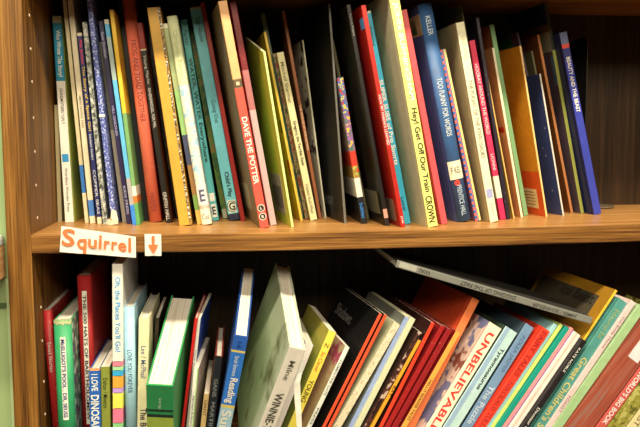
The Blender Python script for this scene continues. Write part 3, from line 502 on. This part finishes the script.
    {'id': 'l39', 'loc': [0.73, 0.012, -0.3955], 'lean': 0.6212, 'yaw': 0.0524, 'pitch': 0.0, 'h': 0.266, 't': 0.0065, 'd': 0.2, 'up': 0, 'lab': 'slim salmon pink book right of the emerald one', 'col': (245, 150, 140)},
    {'id': 'l39b', 'loc': [0.7349, 0.012, -0.3985], 'lean': 0.6232, 'yaw': 0.0527, 'pitch': 0.0, 'h': 0.2635, 't': 0.002, 'd': 0.19, 'up': 0, 'lab': 'very thin purple book between salmon pink and pale cream ones', 'col': (130, 85, 140)},
    {'id': 'l40', 'loc': [0.7446, 0.01, -0.3887], 'lean': 0.6208, 'yaw': 0.054, 'pitch': 0.0, 'h': 0.2495, 't': 0.0155, 'd': 0.2, 'up': 0, 'lab': 'pale cream pink book left of the black spine', 'strip': (0.3, 0.55, (240, 200, 170)), 'col': (250, 230, 210)},
    {'id': 'l41', 'loc': [0.7611, 0.0, -0.3928], 'lean': 0.6208, 'yaw': 0.0559, 'pitch': 0.0, 'h': 0.2401, 't': 0.0104, 'd': 0.2, 'up': 0, 'lab': 'black spined book with small white capitals', 'hard': 1, 'col': (34, 28, 30), 'tx': [('KATE NOBLE', 0.2246, 0.1749, (240, 235, 220), 0.42), ('Dinosaur Co', 0.1005, 0.051, (240, 235, 220), 0.5)]},
    {'id': 'l42', 'loc': [0.7915, 0.01, -0.3894], 'lean': 0.6159, 'yaw': 0.0698, 'pitch': 0.0, 'h': 0.3158, 't': 0.0182, 'd': 0.21, 'up': 0, 'lab': 'long teal green book with gold serif lettering right of the black spine', 'hard': 1, 'col': (85, 150, 130), 'tx': [('Editorial Ed', 0.2966, 0.2381, (160, 175, 110), 0.5), ("Great Children's Stories", 0.1964, 0.0056, (205, 190, 110), 0.7, 1)]},
    {'id': 'l43', 'loc': [0.8096, 0.01, -0.3939], 'lean': 0.6178, 'yaw': 0.0524, 'pitch': 0.0, 'h': 0.3176, 't': 0.0103, 'd': 0.21, 'up': 0, 'lab': 'slim pale pink book between teal and light green ones', 'col': (235, 200, 180), 'tx': [('The Emily Home', 0.2874, 0.2203, (130, 120, 110), 0.55), ('FOREST', 0.12, 0.0866, (140, 125, 115), 0.45)]},
    {'id': 'l44', 'loc': [0.824, 0.01, -0.3902], 'lean': 0.6376, 'yaw': 0.0524, 'pitch': 0.0, 'h': 0.3083, 't': 0.0165, 'd': 0.21, 'up': 0, 'lab': 'broad light green book right of the slim pale pink one', 'hard': 1, 'col': (165, 195, 130), 'lc': (190, 205, 150)},
    {'id': 'l45', 'loc': [0.8579, 0.01, -0.3729], 'lean': 0.6434, 'yaw': 0.0, 'pitch': 0.0, 'h': 0.2596, 't': 0.0451, 'd': 0.22, 'up': 0, 'lab': 'very thick brown red volume with a white sticker near its top', 'hard': 1, 'col': 'b:(165,80,55):(130,60,45):(150,110,90)', 'labs': [(0.2281, 0.1894, (225, 215, 200), '', None, 0.5, 0.5)]},
    {'id': 'l46', 'loc': [0.9044, 0.01, -0.3904], 'lean': 0.643, 'yaw': 0.0, 'pitch': 0.0, 'h': 0.2748, 't': 0.016, 'd': 0.21, 'up': 0, 'lab': 'salmon red book with white lettering right of the thick brown volume', 'hard': 1, 'col': (205, 90, 75), 'tx': [("WORLD'S BIG BOOK", 0.1681, 0.0557, (250, 225, 205), 0.6, 1)]},
    {'id': 'l47', 'loc': [0.9314, 0.01, -0.3835], 'lean': 0.6431, 'yaw': 0.0, 'pitch': 0.0, 'h': 0.2696, 't': 0.0275, 'd': 0.21, 'up': 0, 'lab': 'olive green marbled book at the far right with a white sticker', 'col': 'm:(150,140,55):(100,95,35):(185,175,90):30', 'labs': [(0.1667, 0.119, (225, 225, 200), '', None, 0.7, 0.4)]},
    {'id': 'l48', 'loc': [0.9658, 0.01, -0.3871], 'lean': 0.6494, 'yaw': 0.0, 'pitch': 0.0, 'h': 0.2694, 't': 0.0214, 'd': 0.2, 'up': 0, 'lab': 'beige book in the bottom right corner', 'col': (225, 205, 140), 'tx': [('AT LAST', 0.1112, 0.0457, (110, 100, 70), 0.5)]},
    {'id': 'ly', 'loc': [0.7743, 0.015, -0.3973], 'lean': 0.6047, 'yaw': 0.0592, 'pitch': 0.0, 'h': 0.3401, 't': 0.0044, 'd': 0.26, 'up': 0, 'lab': 'yellow brown book rising at right with a grey title panel on its cover', 'col': (240, 190, 50), 'lc': (185, 130, 35), 'rc': (200, 150, 50), 'cl': [(0.12, 0.95, 0.3199, 0.2742, (85, 75, 55))], 'ct': [('ical Beast', 0.15, 0.6, 0.3095, (45, 40, 35))]},
    {'id': 'ld', 'loc': [0.5771, 0.01, -0.0539], 'lean': 1.8753, 'yaw': 0.001, 'pitch': 0.0, 'h': 0.3583, 't': 0.0121, 'd': 0.2, 'up': 0, 'lab': 'grey white book lying upside down across the tops of the leaning fan', 'hard': 1, 'col': (128, 124, 106), 'lc': (62, 58, 50), 'rc': (80, 75, 65), 'tx': [('JAMES / SCHINDLER', 0.3296, 0.2472, (44, 40, 34), 0.6), ('DIGGING UP THE PAST', 0.215, 0.1146, (44, 40, 34), 0.6), ('WAI', 0.0609, 0.0412, (44, 40, 34), 0.6)], 'labs': [(0.0358, 0.0054, (170, 165, 140), '', None)]},  # spine and label dulled: shade under the shelf is put into their colours
]



def book(r):
    t, d, h = r['t'], r['d'], r['h']
    hard = r.get('hard', 0)
    root = empty('hardcover_book' if hard else 'paperback_book', r['loc'])
    ry = Matrix.Rotation(r['lean'], 3, 'Y')
    rx = Matrix.Rotation(r['pitch'], 3, 'X')
    rz = Matrix.Rotation(r['yaw'], 3, 'Z')
    root.rotation_euler = (rz @ rx @ ry).to_euler()
    tag(root, r['lab'], 'book', 'books on the upper shelf' if r['up'] else 'books on the lower shelf')
    bt = min(.0026, t * .24) if hard else min(.0005, t * .2)
    rb = (t * .2 if r.get('rnd') else min(.0012, t * .12)) if hard else min(.0009, t * .25)
    sl = r.get('slant', 0)

    def front(x):                # depth of the spine surface at x
        if r.get('rnd'):
            return rb * (2 * x / t - 1) ** 2
        e = min(x, t - x)
        return rb * max(0, 1 - e / max(rb, 1e-5)) ** 2 if e < rb else 0.0

    def lift(v):
        if sl:
            v.co.z += sl * (v.co.y / d) * (v.co.z / h)

    # outline of the case in plan: left board, spine, right board
    n = 8 if r.get('rnd') else 3
    if r.get('rnd'):
        arc = [(t * i / n, front(t * i / n)) for i in range(n + 1)]
    else:
        arc = [(0, rb), (rb * .3, rb * .3), (rb, 0), (t - rb, 0), (t - rb * .3, rb * .3), (t, rb)]
    groove = .0009 if (hard and t > .007) else 0
    outer = [(0, d)]
    tags = []
    if groove:
        outer += [(0, rb + .010), (groove, rb + .007), (groove * .9, rb + .005), (0, rb + .003)]
    tags += ['L'] * len(outer)
    outer += arc
    tags += ['S'] * (len(arc) - 1) + ['R']
    if groove:
        right = [(t, rb + .003), (t - groove * .9, rb + .005), (t - groove, rb + .007), (t, rb + .010)]
        outer += right
        tags += ['R'] * len(right)
    outer += [(t, d)]
    inn = rb + bt
    inner = [(t - bt, d), (t - bt, inn), (bt, inn), (bt, d)]
    tags += ['I', 'I', 'I', 'I', 'I']
    ring = outer + inner
    # z slices where any colour changes
    def seg(spec):
        if isinstance(spec, list):
            return sorted([(max(0.0, min(h, z)), c) for z, c in spec], key=lambda q: -q[0])
        return [(0.0, spec)]
    S = seg(r['col'])
    Ls = seg(r['lc']) if 'lc' in r else S
    Rs = seg(r['rc']) if 'rc' in r else (S if 'lc' not in r else Ls)
    zs = {0.0, h}
    for q in (S, Ls, Rs):
        for z, c in q:
            zs.add(round(z, 4))
    zs = sorted(z for z in zs if 0 <= z <= h)
    zz = [zs[0]]
    for z in zs[1:]:
        if z - zz[-1] > .0008:
            zz.append(z)
    zz[-1] = h
    mats, idx = [], {}

    def mi(c):
        if c not in idx:
            idx[c] = len(mats)
            mats.append(mat(c))
        return idx[c]

    def pick(q, z):
        for z0, c in q:
            if z >= z0:
                return c
        return q[-1][1]
    bm = bmesh.new()
    lay = [[bm.verts.new((x, y, z)) for x, y in ring] for z in zz]
    m = len(ring)
    inner_col = (225, 212, 175) if not hard else (230, 220, 190)
    for k in range(len(zz) - 1):
        zc = (zz[k] + zz[k + 1]) / 2
        for i in range(m):
            j = (i + 1) % m
            f = bm.faces.new((lay[k][i], lay[k][j], lay[k + 1][j], lay[k + 1][i]))
            g = tags[i] if i < len(tags) else 'I'
            f.material_index = mi(pick({'S': S, 'L': Ls, 'R': Rs}.get(g, [(0, inner_col)]), zc))
            if g == 'S' and r.get('rnd'):
                f.smooth = True
    # end caps as strips between outer and inner outlines
    no = len(outer)
    capc = mi(pick(Ls, h * .99))
    for L, top in ((lay[0], 0), (lay[-1], 1)):
        iR, iR2, iL2, iL = L[no], L[no + 1], L[no + 2], L[no + 3]
        half = no // 2
        kR = max(i for i in range(no) if tags[i] in 'S') + 1
        kL = min(i for i in range(no) if tags[i] in 'S')
        f1 = bm.faces.new([iL] + [L[i] for i in range(0, kL + 1)] + [iL2])
        f2 = bm.faces.new([iL2] + [L[i] for i in range(kL, kR + 1)] + [iR2])
        f3 = bm.faces.new([iR2] + [L[i] for i in range(kR, no)] + [iR])
        for f in (f1, f2, f3):
            f.material_index = capc
    for v in bm.verts:
        lift(v)
    obj('cover', bm, mats, root)
    # page block
    e = .003 if hard else .0004
    bm = bmesh.new()
    x0, x1 = bt + .0001, t - bt - .0001
    add_box(bm, (x0, inn + .0002, e), (x1, d - (.004 if hard else .0006), h - e))
    for v in bm.verts:
        lift(v)
    obj('pages', bm, PAPER, root)

    def on_spine(v, off):
        v.co.y = front(min(t, max(0, v.co.x))) - off

    def spine_text(s, z0, z1, col, frac, bold=0, name='title', off=.0004, cx=.5, parent=root):
        b2 = text_points(s, bold, 7 if r.get('rnd') else 0)
        hgt = t * frac
        xm = t * cx
        for v in b2.verts:
            u, w = v.co.x, v.co.y
            v.co = Vector((xm - hgt / 2 + w * hgt, 0, z0 + (z1 - z0) * u))
            on_spine(v, off)
        return obj(name, b2, mat(tuple(col)), parent)

    def plate(x0, x1, z0, z1, col, off=.00022, name='spine_label', parent=root):
        b2 = bmesh.new()
        n = 6
        lo = [b2.verts.new((x0 + (x1 - x0) * i / n, 0, z1)) for i in range(n + 1)]
        hi = [b2.verts.new((x0 + (x1 - x0) * i / n, 0, z0)) for i in range(n + 1)]
        for v in lo + hi:
            on_spine(v, off)
        for i in range(n):
            b2.faces.new((lo[i], lo[i + 1], hi[i + 1], hi[i]))
        g = bmesh.ops.extrude_face_region(b2, geom=b2.faces[:])
        for v in [q for q in g['geom'] if isinstance(q, bmesh.types.BMVert)]:
            v.co.y += off * .8
        return obj(name, b2, mat(col), parent)

    if 'strip' in r:
        a, b, c = r['strip']
        plate(t * a, t * b, h - .0005, .0005, c, .00012, 'spine_stripe')
    for s in r.get('tx', []):
        s = list(s)
        spine_text(s[0], s[1], s[2], s[3], s[4], s[5] if len(s) > 5 else 0, cx=.5 if len(s) < 7 else .66)
    for s in r.get('labs', []):
        z0, z1, c, txt, tc = s[:5]
        wf = s[5] if len(s) > 5 and s[5] > .45 else (.98 if len(s) < 6 else s[5])
        cx = .5 if not (len(s) > 5 and txt == '') else .62
        lb = plate(t * (cx - wf / 2), t * (cx + wf / 2), z0, z1, c)
        if txt:
            if len(s) > 5:
                zz0 = z0 + (z1 - z0) * .03
                spine_text(txt, zz0, z0 + (z1 - z0) * .97, tc, wf * .72, 1, 'label_lettering', .0006, cx, lb)
            else:
                b2 = text_points(txt, len(txt) == 1, 0)
                if r.get('rnd'):
                    for i in range(1, 14):
                        bmesh.ops.bisect_plane(b2, geom=b2.verts[:] + b2.edges[:] + b2.faces[:], plane_co=(i / 14, 0, 0), plane_no=(1, 0, 0))
                wd = t * (.55 if len(txt) == 1 else .7)
                hg = abs(z0 - z1) * (.62 if len(txt) == 1 else .35)
                for v in b2.verts:
                    v.co = Vector((t * .5 - wd / 2 + v.co.x * wd, 0, (z0 + z1) / 2 - hg / 2 + v.co.y * hg))
                    on_spine(v, .0006)
                obj('label_lettering', b2, mat(tuple(tc)), lb)
                if txt == 'G':
                    b2 = bmesh.new()
                    k = 28
                    for rad0, rad1 in ((.46, .52),):
                        A = [b2.verts.new((t * .5 + t * rad0 * .9 * math.cos(6.2832 * q / k), 0, (z0 + z1) / 2 + t * rad0 * math.sin(6.2832 * q / k))) for q in range(k)]
                        B = [b2.verts.new((t * .5 + t * rad1 * .9 * math.cos(6.2832 * q / k), 0, (z0 + z1) / 2 + t * rad1 * math.sin(6.2832 * q / k))) for q in range(k)]
                    for q in range(k):
                        b2.faces.new((A[q], A[(q + 1) % k], B[(q + 1) % k], B[q]))
                    for v in b2.verts:
                        on_spine(v, .0006)
                    obj('label_ring', b2, mat((30, 30, 30)), lb)
    for i, z in enumerate(r.get('bl', [])):
        plate(0.0001, t - .0001, z + .0004, z - .0004, (50, 45, 40), .0002, 'band_line')
    for z, c in r.get('dots', []):
        b2 = bmesh.new()
        bmesh.ops.create_circle(b2, cap_ends=True, segments=20, radius=.0052, matrix=Matrix.Translation((t * .42, 0, z)) @ Matrix.Rotation(math.pi / 2, 4, 'X'))
        for v in b2.verts:
            on_spine(v, .0005)
        obj('red_dot', b2, mat(tuple(c)), root, 'small red dot sticker')
    for z in r.get('logos', []):
        lg = None
        for rad, c, off in ((.0062, (238, 225, 190), .0004), (.0050, (50, 40, 35), .0006)):
            b2 = bmesh.new()
            bmesh.ops.create_circle(b2, cap_ends=True, segments=24, radius=min(rad, rad / .0062 * t * .44), matrix=Matrix.Translation((t * .5, -off, z)) @ Matrix.Rotation(math.pi / 2, 4, 'X'))
            lg = obj('logo' if lg is None else 'logo_disc', b2, mat(c), root if lg is None else lg)
        b2 = text_points('L' if z == r['logos'][0] else 'B', 1)
        for v in b2.verts:
            v.co = Vector((t * .5 - .0018 + v.co.x * .0036, -.0008, z - .0024 + v.co.y * .0048))
        obj('logo_lettering', b2, mat((238, 225, 190)), lg.parent)
    if 'pict' in r:
        plate(t * .05, t * .95, r['pict'][0], r['pict'][1], (95, 75, 50), .0003, 'spine_picture')
        plate(t * .3, t * .7, r['pict'][0] - .002, r['pict'][1] + .002, (215, 190, 140), .0005, 'spine_picture')

    def cover_quad(f0, f1, z0, z1, c, off=.00035, name='cover_label', parent=root):
        b2 = bmesh.new()
        y0, y1 = max(rb + .001, d * f0), d * f1
        v = [b2.verts.new((x, y, z)) for x in (-off, -.00005) for y, z in ((y0, z0), (y1, z0), (y1, z1), (y0, z1))]
        for q in ((0, 1, 2, 3), (0, 1, 5, 4), (1, 2, 6, 5), (2, 3, 7, 6), (3, 0, 4, 7)):
            b2.faces.new([v[i] for i in q])
        return obj(name, b2, mat(tuple(c)), parent)
    for f0, f1, z0, z1, c in r.get('cl', []):
        q = cover_quad(f0, f1, z0, z1, c)
        if r.get('bar'):
            n = 15
            for i in range(n):
                u0 = f0 + (f1 - f0) * (.1 + .8 * i / n)
                w = (.018, .03, .011)[i % 3] * (f1 - f0)
                cover_quad(u0, u0 + w, z0 + (z1 - z0) * .3, z0 + (z1 - z0) * .86, (70, 65, 50), .0006, 'barcode_bar', q)
        if r.get('clt'):
            for i in range(5):
                u = z0 + (z1 - z0) * (.15 + .16 * i)
                cover_quad(f0 + (f1 - f0) * .1, f0 + (f1 - f0) * (.9 - .13 * (i % 3)), u, u + (z1 - z0) * .035, (140, 120, 70), .0006, 'print_line', q)
    for s, f0, f1, z, c in r.get('ct', []):
        b2 = text_points(s, 0)
        L = d * (f1 - f0)
        hg = min(.022, L / max(4, len(s)) * 1.9)
        for v in b2.verts:
            v.co = Vector((-.0007, d * f1 - v.co.x * L, z - hg / 2 + v.co.y * hg))
        obj('cover_title', b2, mat(tuple(c)), root)
    if 'capt' in r:              # frayed cloth head of the spine
        b2 = bmesh.new()
        n = 9
        A = [b2.verts.new((t * i / n, front(t * i / n) - .0003, h - .0015)) for i in range(n + 1)]
        B = [b2.verts.new((t * i / n, front(t * i / n) + .0004, h + .0014 + .0022 * ((i * 7) % 5) / 5)) for i in range(n + 1)]
        D = [b2.verts.new((t * i / n, inn + .001, h + .0006 + .0022 * ((i * 3) % 4) / 4)) for i in range(n + 1)]
        for i in range(n):
            b2.faces.new((A[i], A[i + 1], B[i + 1], B[i]))
            b2.faces.new((B[i], B[i + 1], D[i + 1], D[i]))
        obj('head_cap', b2, mat(tuple(r['capt'])), root)
    if 'worncap' in r:
        b2 = bmesh.new()
        n = 12
        A = [b2.verts.new((t * i / n, front(t * i / n) - .0006, h - .005 - .004 * ((i * 5) % 4) / 4)) for i in range(n + 1)]
        B = [b2.verts.new((t * i / n, front(t * i / n) + .0002, h + .0016 * ((i * 7) % 5) / 5)) for i in range(n + 1)]
        D = [b2.verts.new((t * i / n, inn + .004, h - .001 + .002 * ((i * 3) % 4) / 4)) for i in range(n + 1)]
        for i in range(n):
            b2.faces.new((A[i], A[i + 1], B[i + 1], B[i]))
            b2.faces.new((B[i], B[i + 1], D[i + 1], D[i]))
        obj('head_cap', b2, mat(tuple(r['worncap'])), root)
    if r.get('flap'):            # torn mending tape curling away from the foot of the spine
        b2 = bmesh.new()
        pts = [(-.010, .002, .002), (-.007, .0045, .010), (.000, -.004, .013), (t * .4, -.003, .028), (t + .002, -.002, .024), (t + .004, -.003, .008), (t + .003, -.002, .001), (-.002, -.005, .0005)]
        cen = b2.verts.new((t * .4, -.0055, .009))
        vv = [b2.verts.new(p) for p in pts]
        for i in range(len(vv)):
            b2.faces.new((cen, vv[i], vv[(i + 1) % len(vv)]))
        obj('torn_tape', b2, mat((235, 215, 170)), root, 'cream torn tape')
        b2 = bmesh.new()
        add_box(b2, (-.0006, -.0008, h * .47), (t + .0006, .0002, h * .482))
        obj('tape_patch', b2, mat((240, 230, 205)), root)
    if r.get('torn'):            # a strip of paper hanging free in front of the spine
        b2 = bmesh.new()
        R = (rz @ rx @ ry).inverted()
        L, Rr = [], []
        for i, p in enumerate(r['torn']):
            w = (.004, .008, .010, .010, .009, .008)[i]
            a = Vector(p) - Vector(r['loc'])
            L.append(b2.verts.new(R @ a))
            Rr.append(b2.verts.new(R @ (a + Vector((w, .003, .002)))))
        for i in range(len(L) - 1):
            b2.faces.new((L[i], Rr[i], Rr[i + 1], L[i + 1]))
        g = bmesh.ops.extrude_face_region(b2, geom=b2.faces[:])
        for v in [q for q in g['geom'] if isinstance(q, bmesh.types.BMVert)]:
            v.co += Vector((0, .0008, 0))
        obj('hanging_page', b2, mat((248, 242, 222)), root, 'white page strip hanging down')
    return root


for r in BOOKS:
    book(r)

# ------------------------------------------------------------------ paper signs on the shelf edge


def sign(name, quad, label, cat):
    """paper sheet stuck to the shelf front; quad = x, z of top-left, top-right, bottom-right, bottom-left"""
    root = empty(name, (quad[3][0], -.002, quad[3][1]))
    tag(root, label, cat)
    b2 = bmesh.new()
    n, m = 14, 6
    g = []
    tl, tr, br, bl = [Vector((q[0], 0, q[1])) for q in quad]
    for j in range(m + 1):
        row = []
        for i in range(n + 1):
            u, v = i / n, j / m
            p = (bl * (1 - u) + br * u) * (1 - v) + (tl * (1 - u) + tr * u) * v
            y = -.0016 - .0022 * max(0, 1 - 6 * min(u, 1 - u)) * v - .0007 * math.sin(u * 9) * (1 - v)
            row.append(b2.verts.new((p.x - quad[3][0], y + .002, p.z - quad[3][1])))
        g.append(row)
    for j in range(m):
        for i in range(n):
            b2.faces.new((g[j][i], g[j][i + 1], g[j + 1][i + 1], g[j + 1][i]))
    e = bmesh.ops.extrude_face_region(b2, geom=b2.faces[:])
    for v in [q for q in e['geom'] if isinstance(q, bmesh.types.BMVert)]:
        v.co.y += .0004
    obj('paper', b2, mat((252, 246, 225)), root)
    return root, (tl, tr, br, bl), quad


INK = mat((236, 120, 62))
rt, Q, quad = sign('shelf_sign', [(.0466, .0133), (.1583, -.0055), (.1574, -.0386), (.0419, -.027)], 'white paper sign with the word Squirrel in orange letters on shelf edge', 'sign')


def lay(root, Q, quad, b2, u0, u1, v0, v1, name):
    tl, tr, br, bl = Q
    for v in b2.verts:
        u = u0 + (u1 - u0) * v.co.x
        w = v0 + (v1 - v0) * v.co.y
        p = (bl * (1 - u) + br * u) * (1 - w) + (tl * (1 - u) + tr * u) * w
        v.co = Vector((p.x - quad[3][0], -.0022, p.z - quad[3][1]))
    return obj(name, b2, INK, root)


for ch, u0, u1, v0, v1 in (('S', .02, .19, .26, .94), ('q', .22, .345, .02, .62), ('u', .365, .48, .27, .64), ('i', .505, .545, .27, .86),
                           ('r', .575, .655, .27, .66), ('r', .675, .755, .27, .66), ('e', .765, .875, .25, .66), ('l', .90, .935, .25, .92)):
    b2 = text_points(ch, 1)
    lay(rt, Q, quad, b2, u0, u1, v0, v1, 'letter')
rt, Q, quad = sign('arrow_sign', [(.1716, -.0015), (.1974, -.002), (.1966, -.0365), (.1713, -.0359)], 'small white paper tag with an orange down arrow on shelf edge', 'sign')
b2 = bmesh.new()
vs = [b2.verts.new((x, y, 0)) for x, y in ((.42, .92), (.60, .92), (.59, .52), (.82, .52), (.52, .10), (.18, .53), (.43, .52))]
b2.faces.new(vs)
bmesh.ops.triangulate(b2, faces=b2.faces)
lay(rt, Q, quad, b2, 0, 1, 0, 1, 'arrow')

# ------------------------------------------------------------------ metal bookend at the right
be = tag(empty('bookend', (1.014, .258, shelf_z(1.014))), 'dark metal bookend standing upright behind the last blue book', 'bookend')
mt, nt, b = base_mat('black_steel', .45, .5)
b.inputs['Base Color'].default_value = (.02, .018, .016, 1)
n = noise(nt, 90)
rr = ramp(nt, n.outputs['Fac'], [(.3, (.012, .011, .01, 1)), (.7, (.03, .027, .023, 1))])
nt.links.new(rr.outputs['Color'], b.inputs['Base Color'])
b2 = bmesh.new()
H, D, r0 = .345, .085, .02
pts = [(0, 0), (D, 0)] + [(D - r0 + r0 * math.cos(a), H - r0 + r0 * math.sin(a)) for a in [i * math.pi / 16 for i in range(9)]] + \
      [(r0 + r0 * math.cos(a), H - r0 + r0 * math.sin(a)) for a in [math.pi / 2 + i * math.pi / 16 for i in range(9)]]
prism(b2, pts, 0, 0, .0016)
obj('upright', b2, mt, be)
b2 = bmesh.new()
L = .085
pts = [(0, .004), (0, .08)] + [(L - .038 + .038 * math.cos(a), .042 + .038 * math.sin(a)) for a in [math.pi / 2 - i * math.pi / 12 for i in range(13)]]
prism(b2, pts, 2, .0024, .0052)
steel, nt, b = base_mat('worn_steel', .4, .5)
b.inputs['Base Color'].default_value = (.2, .155, .115, 1)
b.inputs['Metallic'].default_value = .3
obj('foot', b2, steel, be)
